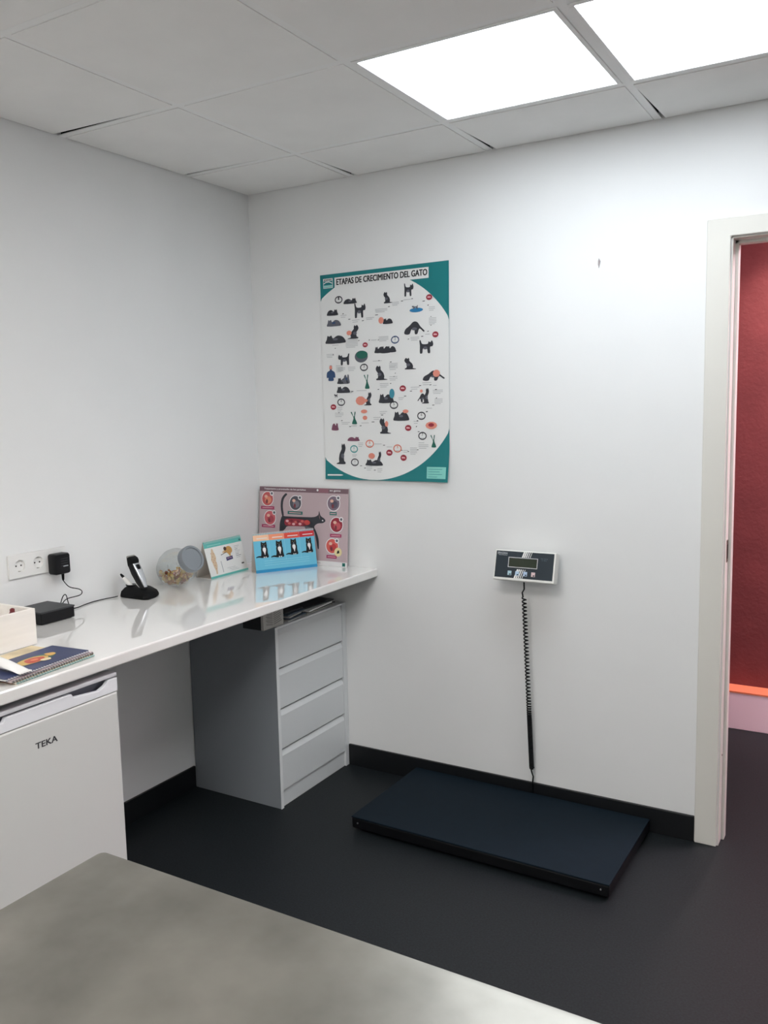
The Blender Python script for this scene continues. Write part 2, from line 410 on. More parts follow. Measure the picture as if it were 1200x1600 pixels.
for a, b in ((.070, .233), (.239, .394), (.400, .555), (.561, .7125)):
    t = .020; ya, yb = y0 + .0175, y1 - .0315
    vs = []
    pr = [(UX - .018, a), (UX - .001, a), (UX - .001, b - .024), (UX - .010, b - .003), (UX - .018, b)]
    nn = len(pr)
    vs = [(x, ya, zz) for x, zz in pr] + [(x, yb, zz) for x, zz in pr]
    q = MB().add(vs, [tuple(range(nn)), tuple(reversed(range(nn, 2*nn)))] + [(i, (i+1) % nn, nn+(i+1) % nn, nn+i) for i in range(nn)])
    q.build('drawer', LAMW, du, bevel=.001)
# things stored between the drawer unit and the worktop
bx = thing('storage_box', (.435, -.487, UT), 'small grey printed box jutting out beside papers under the worktop', 'box')
MB().box((-.10, -.062, .001), (-.012, .062, .069)).build('body', mat('dark_card', (36, 38, 42), .7), bx, bevel=.0015)
MB().box((-.012, -.062, .001), (0, .062, .070)).build('front_flap', CARD, bx, bevel=.001, label='pale grey printed flap')
cv = Canvas(lambda u, v, l: (l, u, v))
dk = mat('print_grey', (85, 85, 85), .8)
for k in range(7):
    v = .016 + k * .0075
    cv.poly([(-.045 + .004 * (k % 2), v + .004), (-.005, v - .004), (-.005, v - .002), (-.045 + .004 * (k % 2), v + .006)], dk)
    cv.poly([(.0, v - .004), (.05 - .005 * (k % 3), v + .004), (.05 - .005 * (k % 3), v + .006), (.0, v - .002)], dk)
cv.build('print', bx)
PGREY = mat('paper_shadow', (170, 170, 166), .8)
stack = [(.40, -.345, .12, .10, .004, 6), (.39, -.33, .15, .12, .003, -3), (.41, -.335, .13, .11, .005, 2), (.40, -.34, .14, .10, .003, 9), (.39, -.33, .15, .11, .004, -5), (.40, -.335, .14, .12, .005, 3), (.385, -.33, .15, .115, .006, -2),
         (.40, -.17, .16, .20, .006, 3), (.39, -.16, .14, .22, .005, -2), (.405, -.17, .15, .19, .006, 5), (.39, -.165, .16, .21, .006, -3)]
zz = UT + .0005; zs = {0: zz, 1: zz}
names = ['first', 'second', 'third', 'fourth', 'fifth', 'sixth', 'seventh']
DBK = mat('booklet_dark', (26, 30, 36), .5)
for k, (px, py, w, h, t, a) in enumerate(stack):
    g = 0 if k < 7 else 1
    pb = MB().box((-w, -h / 2, 0), (0, h / 2, t)).build('booklet', (DBK if k in (6, 8, 10) else [PAPER, PGREY, mat('booklet_blue', (70, 84, 100), .6)][k % 3]), bevel=.0008, loc=(px + .03, py, zs[g]), rotz=R(a))
    zs[g] += t + .0006
    if g == 0:
        tag(pb, '%s booklet from the bottom of the pile beside the grey printed box' % names[k], 'booklet', 'booklets on the drawer unit')
    else:
        tag(pb, '%s booklet from the bottom of the low pile at the wall end' % names[k - 7], 'booklet', 'booklets on the drawer unit')

# ---------------------------------------------------------------- platform scale and its display
ps = thing('platform_scale', (1.259, -.266, 0), 'low dark blue platform scale on the floor against the back wall', 'scale', rotz=R(-.7))
w, h = .478, .246
MB().box((-w, -h, .012), (w, h, .050)).build('frame', BLACK, ps, bevel=.004)
MB().box((-w - .001, -h - .001, .050), (w + .001, h + .001, .056)).build('platform', mat('blue_platform', (15, 27, 36), .65, spec=.12, noise=.08, nscale=30, bump=.05), ps, bevel=.002)
for sx in (-1, 1):
    for sy in (-1, 1):
        MB().lathe([(.02, 0), (.02, .012)], 14, mx=Matrix.Translation((sx * .43, sy * .2, 0))).build('foot', BLACKM, ps)
    MB().lathe([(.003, 0), (.003, .003)], 10, mx=Matrix.Translation((sx * (w - .026), -h - .0022, .034)) @ Matrix.Rotation(R(90), 4, 'X').inverted()).build('screw', SILVER, ps)

wi = thing('scale_display', (1.292, 0, .95), 'white and navy scale display mounted on the wall over the platform', 'display')
IN = mat('display_navy', (25, 40, 50), .4)
IW = mat('display_housing', (226, 226, 222), .4)
T0, T1 = Vector((0, -.080, .061)), Vector((0, -.110, -.048))            # top and bottom edge of the tilted face
sl = (T0 - T1); sl_n = sl.normalized(); FN = Vector((1, 0, 0)).cross(sl_n); FN = FN if FN.y < 0 else -FN
hw = .118; back = -FN * .042
m = MB()
ring = lambda p, q, w_: [(-w_, p.y, p.z), (w_, p.y, p.z), (w_, q.y, q.z), (-w_, q.y, q.z)]
m.loft([ring(T1 + back, T0 + back, hw), ring(T1, T0, hw)])
m.build('housing', IW, wi, bevel=.004, seg=3)
MB().box((-.06, -.055, -.035), (.06, -.002, -.027)).box((-.06, -.006, -.06), (.06, -.0005, .03)).build('wall_bracket', IW, wi, bevel=.001)
L = sl.length
cv = Canvas(lambda u, v, l: tuple(T1 + sl_n * v + Vector((u, 0, 0)) + FN * (l + .0002)))
vb, vt = .010, L - .005; pw, ph = .224, vt - vb
U = lambda f: -.112 + f * pw
V = lambda f: vt - f * ph
cv.poly([(U(0), vb), (U(1), vb), (U(1), vt), (U(0), vt)], IN, 1)
for k in range(5):
    wd = .006 - k * .001; o = k * .0078
    for (fa, fb) in ((0, .205), (.66, 1)):
        xa = U(.478) - fa * .031 + o; xb = U(.478) - fb * .031 + o
        cv.poly([(xa, V(fa)), (xb, V(fb)), (xb + wd, V(fb)), (xa + wd, V(fa))], PAPER, 2)
cv.text('KERN', U(.135), V(.085), .026, .0072, mat('pale_grey_print', (175, 180, 184)), 2, bold=.0002)
cv.rect(U(.045), V(.085), .009, .0075, MATS['pale_grey_print'], 2); cv.rect(U(.045), V(.095), .0055, .003, IN, 3)
cv.rect(U(.12), V(.155), .034, .0011, MATS['pale_grey_print'], 2)
cv.text('Max 150 kg', U(.835), V(.21), .026, .0038, mat('dim_print', (110, 124, 134)), 2)
cv.text('d = 50 g', U(.835), V(.27), .018, .0038, MATS['dim_print'], 2)
cv.build('face_panel', wi, 'navy printed face with white diagonal stripes')
def slab(name, mats, ua, ub, fa, fb, h0, h1, bev=0, par=wi):
    q = MB(); P = lambda u, v, l: tuple(T1 + sl_n * v + Vector((u, 0, 0)) + FN * l)
    q.loft([[P(ua, V(fb), h), P(ub, V(fb), h), P(ub, V(fa), h), P(ua, V(fa), h)] for h in (h0, h1)])
    return q.build(name, mats, par, bevel=bev)
lf = MB(); P = lambda u, v, l: tuple(T1 + sl_n * v + Vector((u, 0, 0)) + FN * l)
ua, ub, va, vbb = U(.225), U(.735), V(.215), V(.605)
def fr_ring(o, l): return [P(ua - o, vbb - o, l), P(ub + o, vbb - o, l), P(ub + o, va + o, l), P(ua - o, va + o, l)]
lf.loft([fr_ring(0, .0008), fr_ring(0, .003), fr_ring(-.0028, .003), fr_ring(-.0028, .0008)], caps=False)
lcdf = lf.build('screen_frame', SILVER, wi)
slab('screen', mat('lcd_green', (44, 52, 40), .15), ua + .0025, ub - .0025, .24, .58, .0006, .0014)
for k, (f, c) in enumerate(((.262, (165, 195, 205)), (.395, (175, 200, 220)), (.535, (170, 190, 215)), (.672, (215, 190, 190)))):
    b = slab('button', mat('button_%d' % k, c, .4), U(f) - .0075, U(f) + .0075, .735, .90, .0005, .0018, .0006)
    slab('button_mark', IN, U(f) - .0005, U(f) + .0055, .84, .885, .0018, .0021, 0, b)
# spiral cable
pts = []
def cpos(t):   # t 0 top .. 1 bottom, centre line of the hanging cable
    return Vector((-.013 + .017 * t, -.062 + .032 * t, -.112 - .684 * t))
cb = MB()
turns = [0]; ts = []
t = 0; ph_ = 0
while t < 1:
    ts.append((t, ph_))
    pitch = .0142 if t < .55 else max(.0058, .0142 - (t - .55) * .055)
    ph_ += 2 * math.pi / 10; t += pitch / .684 / 10
for t, p in ts:
    c = cpos(t); rr = .0072 if t < .985 else .0072 * (1 - t) / .015 + .002
    pts.append((c.x + rr * math.cos(p), c.y + rr * math.sin(p), c.z))
lead = [(-.008, -.075, -.040), (-.008, -.074, -.065), (-.009, -.070, -.085), (-.019, -.064, -.100)]
e = cpos(1)
tail = [(e.x, e.y, e.z - .01), (e.x + .003, e.y + .008, e.z - .03), (e.x - .001, e.y + .010, e.z - .062), (e.x - .001, e.y + .012, e.z - .095)]
cb.tube(lead + pts[4:] + tail, .0029, 6)
cb.build('spiral_cable', BLACK, wi, smooth=True, label='black coiled cable hanging from the display')

# ---------------------------------------------------------------- wall mark
hk = MB().loft([[(1.534 + .0055 * sx * c, -.0006 - d, 2.025 + dz * c + sh) for sx, dz, sh in ((0, 0, .016), (1, .0, .006), (.6, 0, -.004), (0, 0, -.017), (-.7, 0, -.004), (-.6, 0, .008))] for c, d in ((1, 0), (.5, .003))]).build('wall_hook', mat('hook_grey', (160, 152, 152), .5))
tag(hk, 'tiny pale grey hook stub high on the bare back wall', 'hook')

# ---------------------------------------------------------------- poster
PW, PH = .592, .845; PX, PZ = .365, 1.2495
pt = thing('poster', (PX, 0, PZ), 'large teal and white cat growth chart poster on back wall', 'poster')
def pos_fn(u, v, l):
    a, b = u / PW, v / PH
    y = -.0035 - .004 * math.sin(math.pi * a) * (1 - b) - .014 * max(0, (a - .72) / .28) ** 2 * max(0, (.16 - b) / .16) - .004 * max(0, (.1 - b) / .1)
    return (u - .008 * (1 - b) * a * 1.0 + .001 * a * b, y - l, v + .004 * (a - .5) * 0)
TEAL = mat('poster_teal', (0, 118, 122), .45); PWH = mat('poster_white', (228, 229, 228), .45)
NU, NV = 30, 42
sh = MB(); sh.add([pos_fn(PW * i / NU, PH * j / NV, 0) for j in range(NV + 1) for i in range(NU + 1)], [(j*(NU+1)+i, j*(NU+1)+i+1, (j+1)*(NU+1)+i+1, (j+1)*(NU+1)+i) for j in range(NV) for i in range(NU)])
so = sh.build('sheet', TEAL, pt, smooth=True)
cv = Canvas(pos_fn); cv.mats.append(PWH); N = 60
rows = []
for k in range(N + 1):
    b = .492 - .4895 * math.cos(math.pi * k / N); q = 1 - ((b - .492) / .49) ** 2
    if q <= 0: continue
    e_ = .685 * math.sqrt(q); rows.append((max(0, .415 - e_), min(1, .415 + e_), b))
vs, fs = [], []; NC = 24
for a0, a1, b in rows: vs += [pos_fn(PW * (a0 + (a1 - a0) * i / NC), PH * b, .0006) for i in range(NC + 1)]
for k in range(len(rows) - 1): fs += [(k*(NC+1)+i, k*(NC+1)+i+1, (k+1)*(NC+1)+i+1, (k+1)*(NC+1)+i) for i in range(NC)]
cv.mb.add(vs, fs, 0)
cv.build('white_field', pt)
Canvas.STEP = .0004
cv = Canvas(pos_fn)
for k in range(8):
    a, b = 72 + 434 * k / 8, 72 + 434 * (k + 1) / 8
    cv.poly([(x / 1000, y / 1000) for x, y in ((a, 788), (b, 788), (b, 829), (a, 829))], PWH, 3)
cv.build('title_plate', pt)
cv = Canvas(pos_fn); cv.text('ETAPAS DE CRECIMIENTO DEL GATO', .291, .8105, .418, .0235, INK, 5, bold=.0009); cv.build('title', pt, 'bold black title reading ETAPAS DE CRECIMIENTO DEL GATO')
cv = Canvas(pos_fn)
cv.rect(.0395, .809, .047, .039, PWH, 3); cv.rect(.0395, .809, .043, .035, TEAL, 4); cv.rect(.0395, .823, .043, .009, PWH, 5)
for k in range(5): cv.rect(.024 + k * .0078, .823, .005, .005, INK, 6)
cv.poly([(.018, .806), (.030, .812), (.045, .813), (.061, .806), (.061, .810), (.045, .817), (.030, .816), (.018, .810)], PWH, 5); cv.rect(.0395, .797, .043, .009, mat('pale_teal', (150, 205, 200)), 5)
cv.build('logo', pt, 'small square white and teal emblem')
cv = Canvas(pos_fn)
PT = mat('label_teal', (130, 205, 195), .45)
cv.rect(.538, .036, .088, .046, PT, 3)
for k in range(4): cv.rect(.533 - .006 * (k % 2), .05 - k * .010, .064 - .012 * (k % 2), .0014, TEAL, 4)
cv.poly([(.012, .015), (.083, .016), (.095, .019), (.083, .022), (.012, .021)], PWH, 3)
cv.build('footer_label', pt, kind='stuff')
PCAT = mat('print_cat', (44, 46, 54), .5); PCAT2 = mat('print_cat_grey', (92, 94, 104), .5); SKIN = mat('print_skin', (222, 140, 122), .5)
PRED = mat('print_red', (150, 40, 58), .5); PPINK = mat('print_pink', (226, 175, 178), .5); PGRN = mat('print_green', (20, 98, 84), .5); PBLU = mat('print_blue', (30, 120, 170), .5)
PTXT = mat('print_text', (178, 180, 182), .5); PNAVY = mat('print_navy', (40, 70, 110), .5); PPURP = mat('print_purple', (120, 70, 92), .5)
PRT = mat('print_ring_teal', (60, 150, 150), .5); PRO = mat('print_ring_orange', (214, 120, 96), .5); PGRY = mat('print_grey', (85, 85, 85))
POSTER = """ring 90 739 38 30;lie 146 732 53 22;stand 189 689 53 49;lie 58 693 46 25;blur 63 651 58 28;sit 317 729 45 38;stand 416 751 41 42;red 508 715 27 22;tray 451 676 60 28;handcat 312 642 66 29;stalk 442 604 78 43;red 534 572 27 23;lie 69 585 84 35;sit 166 605 60 47;skin 138 602 25 23;red 214 550 25 20;ringb 354 562 38 31;row 308 530 91 34;stand 490 528 60 43;tealball 194 504 63 48;stand 112 497 55 38;ring 206 460 38 30;sit 413 466 59 39;txt 358 702 33 17;txt 292 681 60 17;txt 112 671 32 15;txt 171 648 38 15;txt 239 653 40 12;txt 414 714 46 7;txt 519 671 28 19;txt 522 624 34 28;txt 149 559 63 35;txt 301 569 48 22;txt 444 561 41 17;txt 259 567 37 6;txt 72 557 45 10;txt 41 515 39 18;txt 502 575 29 10;txt 342 463 36 20;txt 95 457 39 18;txt 275 483 61 10;txt 146 457 38 20;arr 388 710 9 4;arr 328 693 8 4;arr 270 665 13 5;arr 205 647 9 4;arr 140 657 10 4;arr 110 681 6 6;arr 484 702 10 4;arr 503 685 5 7;arr 476 568 9 3;arr 415 561 6 3;arr 234 568 6 3;arr 277 566 6 3;arr 184 569 6 3;arr 433 715 7 3;arr 67 544 5 5;arr 56 519 5 5;arr 515 641 4 5;arr 515 608 4 5;arr 502 586 6 4;arr 333 476 8 4;arr 278 484 6 3;person 42 443 43 62;lie 100 413 45 26;blur 119 422 26 41;sit 280 435 61 50;rabbit 219 402 28 56;stalk 526 416 83 34;skin 538 423 31 34;lie 102 377 55 28;red 387 370 29 24;skin 187 326 48 44;sit 228 333 41 46;skin 206 326 32 18;lie 309 337 58 38;tealb 337 351 24 38;sit 494 338 35 52;stalk 477 331 41 30;skin 471 357 13 15;ring 90 322 39 31;red 50 303 29 23;ring 345 305 39 32;lie 378 265 60 38;skin 399 279 27 18;rabbit 153 256 32 50;skin 203 282 32 19;skin 207 256 23 21;ring 470 260 38 32;sit 294 222 59 54;skin 310 230 16 28;red 410 213 29 24;skin 514 222 52 35;hurt 514 224 26 15;bird 56 225 33 37;ring 474 181 38 32;rabbit 523 160 26 48;bird 148 172 58 21;ringo 227 150 41 33;ringo 359 131 39 33;sit 91 108 53 75;ringt 149 128 39 32;ring 152 73 39 32;red 321 114 30 25;red 387 94 29 25;skin 236 100 32 29;lie 247 76 70 26;sit 273 90 31 50;stand 65 350 16 13;txt 85 460 36 31;txt 301 385 43 20;txt 345 458 42 30;txt 344 411 39 20;txt 198 367 70 7;txt 134 363 39 13;txt 495 385 41 15;txt 532 377 23 10;txt 442 369 41 15;txt 543 352 46 19;txt 546 315 37 24;txt 379 330 27 13;txt 508 289 35 10;txt 295 276 37 15;txt 264 253 37 15;txt 78 270 46 21;txt 110 235 46 13;txt 210 235 51 7;txt 155 224 39 6;txt 82 293 26 21;txt 446 235 24 15;txt 478 139 47 20;txt 433 121 33 31;txt 397 120 24 15;txt 324 137 37 10;txt 271 149 50 7;txt 182 146 26 21;txt 224 49 29 21;txt 275 42 25 21;txt 151 101 26 11;txt 472 154 36 10;arr 146 364 10 4;arr 273 369 7 4;arr 331 391 6 5;arr 465 378 9 4;arr 424 358 9 4;arr 397 339 10 4;arr 511 380 8 4;arr 535 361 8 5;arr 537 328 4 7;arr 523 301 9 5;arr 494 276 8 7;arr 452 241 6 7;arr 289 266 10 5;arr 245 239 13 5;arr 184 224 9 4;arr 132 221 9 4;arr 91 246 8 5;arr 77 279 5 6;arr 447 218 4 8;arr 457 198 8 5;arr 296 144 9 3;arr 409 119 7 4;arr 452 126 7 4;arr 379 124 6 4;arr 183 59 9 4;arr 203 50 8 4;arr 251 42 8 4;arr 347 418 4 6;arr 353 431 4 5"""
txt, arw = Canvas(pos_fn), Canvas(pos_fn)
month = 0
for it in POSTER.split(';'):
    k, u, v, w_, h_ = it.split(); u, v, w_, h_ = float(u)/1000, float(v)/1000, float(w_)/1000, float(h_)/1000
    fl = int(u * 977) % 2 == 0
    pic = ringc = Canvas(pos_fn)
    if k in ('sit', 'stand', 'lie', 'stalk', 'blur', 'row', 'handcat', 'tray'):
        shp = {'sit': SIT, 'stand': STAND, 'lie': LIE, 'stalk': STALK, 'blur': LIE, 'row': LIE, 'handcat': LIE, 'tray': LIE}[k]
        if k == 'row':
            for o in (-.3, 0, .3): pic.sil(LIE, u + o * w_, v, w_ * .48, h_ * (.9 + .1 * (o == 0)), PCAT, 4)
        elif k == 'tray':
            pic.disc(u, v - h_ * .2, w_ * .5, h_ * .3, PBLU, 4); pic.sil(STAND, u - .004, v + h_ * .2, w_ * .5, h_ * .5, PCAT2, 5)
        elif k == 'handcat':
            pic.disc(u - w_ * .32, v, w_ * .18, h_ * .45, SKIN, 4); pic.sil(LIE, u + w_ * .15, v - .002, w_ * .65, h_ * .9, PCAT, 5)
        else:
            pic.sil(shp, u, v, w_ * 1.15, h_ * 1.15, PCAT2 if k == 'blur' else PCAT, 4, fl)
            pic.disc(u, v - h_ * .12, w_ * .16, h_ * .14, PCAT2 if k != 'blur' else PNAVY, 5, 8)
    elif k == 'skin': pic.disc(u, v, w_ * .5, h_ * .42, SKIN, 6, 10)
    elif k == 'red': pic.disc(u, v, w_ * .5, h_ * .5, PRED, 4); pic.poly([(u - w_*.3, v - h_*.1), (u + w_*.3, v - h_*.12), (u + w_*.2, v + h_*.12), (u - w_*.25, v + h_*.16)], PPINK, 5)
    elif k == 'tealball': pic.disc(u, v, w_ * .5, h_ * .5, PCAT2, 4); pic.disc(u + w_*.06, v + h_ * .15, w_ * .44, h_ * .34, PGRN, 5)
    elif k == 'tealb': pic.disc(u, v, w_ * .5, h_ * .5, mat('print_cloth', (60, 140, 160)), 6)
    elif k == 'rabbit': pic.sil(RABBIT, u, v, w_, h_, PGRN, 4)
    elif k == 'person': pic.sil(PERSON, u, v, w_, h_, PNAVY, 4); pic.disc(u, v + h_ * .38, w_ * .17, h_ * .13, SKIN, 5)
    elif k == 'bird': pic.sil(LIE, u, v, w_, h_, PPURP, 4, True)
    elif k == 'hurt': pic.disc(u, v, w_ * .5, h_ * .5, PRED, 7, 10)
    elif k.startswith('ring'):
        month += 1
        ringc.ring(u, v, w_ * .5, h_ * .5, .0045, {'ring': PCAT, 'ringb': PNAVY, 'ringo': PRO, 'ringt': PRT}[k], 3)
        ringc.text(str(month), u, v + .005, .006, .012, {'ring': PCAT, 'ringb': PNAVY, 'ringo': PRO, 'ringt': PRT}[k], 3)
        ringc.rect(u, v - .009, w_ * .4, .0028, PTXT, 3)
    elif k == 'txt':
        n_ = max(1, int(h_ / .0055))
        for q in range(n_): txt.rect(u - (.08 * w_ if q == n_ - 1 else 0), v + h_ / 2 - (q + .5) * h_ / n_, w_ * (.95 if q < n_ - 1 else .7), .0021, PTXT, 3)
    elif k == 'arr': arw.rect(u, v, max(w_, .004), max(h_ * .5, .0026), PCAT, 3, shear=.001)
    if k in ('sit', 'stand', 'lie', 'stalk', 'blur', 'row', 'handcat', 'tray'): pic.build('kitten_picture', pt)
    elif k.startswith('ring'): pic.build('month_ring', pt)
    elif k == 'red': pic.build('red_badge', pt)
    elif k not in ('txt', 'arr'): pic.build({'skin': 'hand_picture', 'rabbit': 'toy_picture', 'person': 'person_picture', 'bird': 'bird_picture'}.get(k, 'detail_picture'), pt)
txt.build('printed_text', pt, kind='stuff'); arw.build('printed_arrows', pt, kind='stuff')
Canvas.STEP = .00025

# ---------------------------------------------------------------- pink anatomy board
ab = thing('anatomy_board', (.012, -.040, WZ), 'mauve cat anatomy board leaning in the corner on the worktop', 'board')
BW, BH = .471, .330; la = math.asin(.028 / BH)
bfn = lambda u, v, l: (u, v * math.sin(la) - l * math.cos(la), v * math.cos(la) + .0005 - l * math.sin(la) * 0)
m = MB(); m.loft([[bfn(0, 0, -.003), bfn(BW, 0, -.003), bfn(BW, BH, -.003), bfn(0, BH, -.003)], [bfn(0, 0, 0), bfn(BW, 0, 0), bfn(BW, BH, 0), bfn(0, BH, 0)]])
m.build('panel', mat('board_mauve', (186, 166, 170), .45, noise=.04, nscale=4), ab)
cv = Canvas(bfn); Q = lambda *p: [(x / 1000, y / 1000) for x, y in p]
HD = mat('board_header', (118, 92, 100)); MAG = mat('board_magenta', (158, 44, 92)); BT = mat('board_teal', (30, 110, 104)); BWH = mat('board_white', (228, 226, 226))
cv.rect(BW/2, .319, BW - .002, .020, HD); cv.text('Tratamiento y prevención de los parásitos', .139, .3195, .226, .0088, BWH, 2, bold=.0003)
cv.text('en gatos', .404, .3195, .054, .0085, BWH, 2, bold=.0003); cv.disc(.314, .321, .005, .005, BWH, 2); cv.rect(.345, .3195, .05, .018, mat('board_header2', (140, 96, 106)), 2)
cv.rect(BW/2, .010, BW - .002, .020, BWH); cv.rect(.454, .010, .015, .014, BT, 2); cv.disc(.456, .010, .004, .004, PGRN, 3); cv.text('parásitos', .32, .010, .03, .006, PCAT2, 2)
cv.build('header_print', ab, kind='stuff')
for (u, v), (lu, lv, lw), c1_, c2_, lm in (((45, 276), (46, 236, 74), (196, 92, 92), (222, 140, 110), MAG), ((60, 192), (52, 155, 74), (200, 96, 104), (170, 66, 80), MAG), ((198, 262), (197, 219, 80), (78, 78, 88), (120, 118, 128), BT),
        ((397, 267), (396, 224, 36), (120, 104, 118), (88, 84, 100), BT), ((414, 177), (411, 131, 58), (150, 40, 58), (196, 88, 96), MAG), ((394, 86), (392, 40, 52), (214, 96, 88), (190, 60, 62), MAG)):
    u, v, lu, lv, lw = u/1000, v/1000, lu/1000, lv/1000, lw/1000
    cv = Canvas(bfn); cv.disc(u, v, .034, .034, BWH, 1); cv.disc(u, v, .0305, .0305, mat('ov_%d_%d' % (u*1000, v*1000), c1_), 2)
    cv.disc(u + .004, v - .005, .018, .016, mat('ovi_%d_%d' % (u*1000, v*1000), c2_), 3, 12); cv.disc(u - .008, v + .010, .009, .007, mat('ov_hi', (226, 180, 160)), 4, 9)
    cv.disc(u - .003, v - .012, .006, .010, mat('ov_lo', (120, 50, 60)), 4, 8)
    cv.disc(u + .024, v + .024, .0105, .0105, BWH, 5); cv.disc(u + .024, v + .024, .006, .006, PCAT2, 6, 9)
    cv.rect(lu, lv, lw, .0135, lm, 1); cv.rect(lu, lv, lw * .8, .003, PPINK, 2)
    cv.build('organ_picture', ab)
cv = Canvas(bfn); cv.disc(.425, .062, .019, .019, mat('board_cream', (226, 212, 160)), 4); cv.poly(Q((418, 55), (432, 58), (430, 70), (422, 68)), INK, 5)
cv.build('egg_picture', ab)
cv = Canvas(bfn)
cv.curvy(Q((151,301),(143,302),(123,280),(118,244),(127,203),(136,206),(130,244),(135,277),(153,298)), PCAT, 1)
cv.curvy(Q((127,203),(116,174),(114,140),(112,60),(126,56),(130,130),(145,146),(159,159),(275,161),(298,147),(309,114),(320,70),(326,72),(323,113),(311,142),(300,164),(318,178),(343,181),(357,190),(352,200),(332,212),(324,232),(319,215),(297,205),(253,203),(204,202),(144,202)), PCAT, 1)
cv.curvy(Q((250,160),(275,161),(298,147),(285,100),(276,60),(264,60),(270,110)), PCAT2, 2)
cv.curvy(Q((144,188),(180,193),(242,191),(279,179),(256,167),(207,162),(146,163)), PRED, 3)
for k in range(9): cv.disc(.156 + k * .0115, .176 + (.006, -.004, .008, -.006, .003)[k % 5], .0085, .0055, [PPINK, mat('print_gut', (205, 100, 95)), mat('print_gut2', (120, 30, 44))][k % 3], 4, 9)
cv.disc(.262, .180, .016, .011, mat('print_lung', (196, 70, 66)), 4, 10); cv.disc(.343, .192, .004, .003, BWH, 3, 8); cv.curvy(Q((330,196),(322,222),(326,206)), PPINK, 3)
cv.build('cat_picture', ab, 'dark cat in profile with red inner organs')

# ---------------------------------------------------------------- desk calendars
def a_frame(root, w, h, dep, card, wire):
    """tent of stiff card: front sheet, back sheet and foot, wire binding along the ridge"""
    sl_ = math.hypot(h, dep)
    f = lambda u, v, l: (u, dep * v / sl_ - l * h / sl_, h * v / sl_ + l * dep / sl_)
    t = .0012
    def sheet(g): return MB().loft([[g(0, 0, -t), g(w, 0, -t), g(w, sl_, -t), g(0, sl_, -t)], [g(0, 0, 0), g(w, 0, 0), g(w, sl_, 0), g(0, sl_, 0)]])
    sheet(f).build('front_page', card, root)
    b = lambda u, v, l: (u, 2 * dep - dep * v / sl_ + l * h / sl_, h * v / sl_ + l * dep / sl_)
    sheet(b).build('back_page', mat('card_back', (205, 198, 190), .7), root)
    MB().box((0, .001, 0), (w, 2 * dep - .001, .0012)).build('foot_card', mat('card_back', (205, 198, 190)), root)
    n = int(w / .0075); sp = MB()
    for k in range(n):
        x = .006 + (w - .012) * k / (n - 1); c = []
        for q in range(10):
            a = 2 * math.pi * q / 9
            c.append((x + .001 * math.sin(a), dep + .006 * math.cos(a), h - .003 + .006 * math.sin(a)))
        sp.tube(c, .0007, 4)
    sp.build('wire_binding', wire, root, kind='stuff')
    return f, sl_
WIRE = mat('white_wire', (222, 224, 226), .3, metal=.3)
cr = thing('desk_calendar', (.211, -.303, WZ), 'blue standing desk calendar with four black-and-white cats, before the mauve board', 'calendar', rotz=math.atan2(.857, .516))
f, sl_ = a_frame(cr, .273, .160, .030, mat('calendar_blue', (105, 186, 214), .35), WIRE)
cv = Canvas(f); D = sl_ / .170
for k, c in enumerate(((244, 196, 160), (240, 152, 116), (224, 80, 62), (200, 44, 52))):
    cv.rect(.034 + k * .0683, .1505 * D, .0677, .026 * D, mat('tab_%d' % k, c, .4), 1)
    cv.rect(.038 + k * .0683, .148 * D, .046, .0035, BWH, 2)
cv.rect(.1365, .006, .273, .012, mat('calendar_band', (40, 140, 190), .4), 1)
for k in range(3): cv.rect(.0683 * (k + 1), .09, .001, .090, mat('calendar_line', (150, 210, 226)), 1)
for k in range(3): cv.rect(.14, .047 - k * .009, .20, .0013, mat('calendar_line'  , (150, 210, 226)), 1)
cv.build('month_tabs', cr, kind='stuff')
for k, (u, v, s_) in enumerate(((.044, .094, 1.0), (.111, .092, 1.05), (.176, .095, 1.0), (.245, .095, .95))):
    cv = Canvas(f); e = lambda pts: [(u + x * s_ / 1000, v + y * s_ / 1000) for x, y in pts]
    cv.curvy(e([(-12,10),(-14,-14),(-17,-28),(-14,-33),(14,-33),(17,-28),(14,-14),(12,10)]), INK, 2)
    cv.curvy(e([(-14,-26),(-26,-24),(-38,-28),(-38,-31),(-26,-30),(-12,-33)]), INK, 2)
    cv.curvy(e([(-13,10),(-13,24),(-11,34),(-5,29),(4,29),(10,34),(12,24),(12,10),(4,5),(-4,5)]), INK, 3)
    cv.curvy(e([(-5,8),(-7,-2),(-2,-12),(1,-22),(4,-12),(7,-2),(5,8)]), BWH, 4)
    cv.poly(e([(-4,14),(0,20),(4,14),(3,9),(-3,9)]), PCAT2, 5); cv.poly(e([(-6,-33),(-6,-29),(-1,-29),(-1,-33)]), BWH, 4); cv.poly(e([(2,-33),(2,-29),(7,-29),(7,-33)]), BWH, 4)
    cv.disc(u - .005 * s_, v + .022 * s_, .0013, .0013, mat('cat_eye', (190, 190, 120)), 5, 6); cv.disc(u + .005 * s_, v + .022 * s_, .0013, .0013, mat('cat_eye', (190, 190, 120)), 5, 6)
    cv.build('cat_picture', cr)
cl = thing('desk_calendar', (.121, -.473, WZ), 'white and teal standing desk calendar between the glass jar and blue calendar', 'calendar', rotz=R(90))
f, sl_ = a_frame(cl, .229, .146, .040, mat('calendar_white', (232, 232, 230), .4), MATS['white_wire'])
cv = Canvas(f); D = sl_ / .150; CT = mat('calendar_teal', (100, 186, 178), .4)
cv.rect(.1145, .1365 * D, .229, .027 * D, CT); cv.rect(.1145, .004, .229, .008, CT); cv.rect(.218, .131 * D, .010, .008, mat('teal_dark', (40, 110, 110)), 2)
cv.rect(.06, .131 * D, .08, .003, mat('teal_soft', (150, 210, 204)), 2)
cv.build('teal_bands', cl, kind='stuff')
cv = Canvas(f)
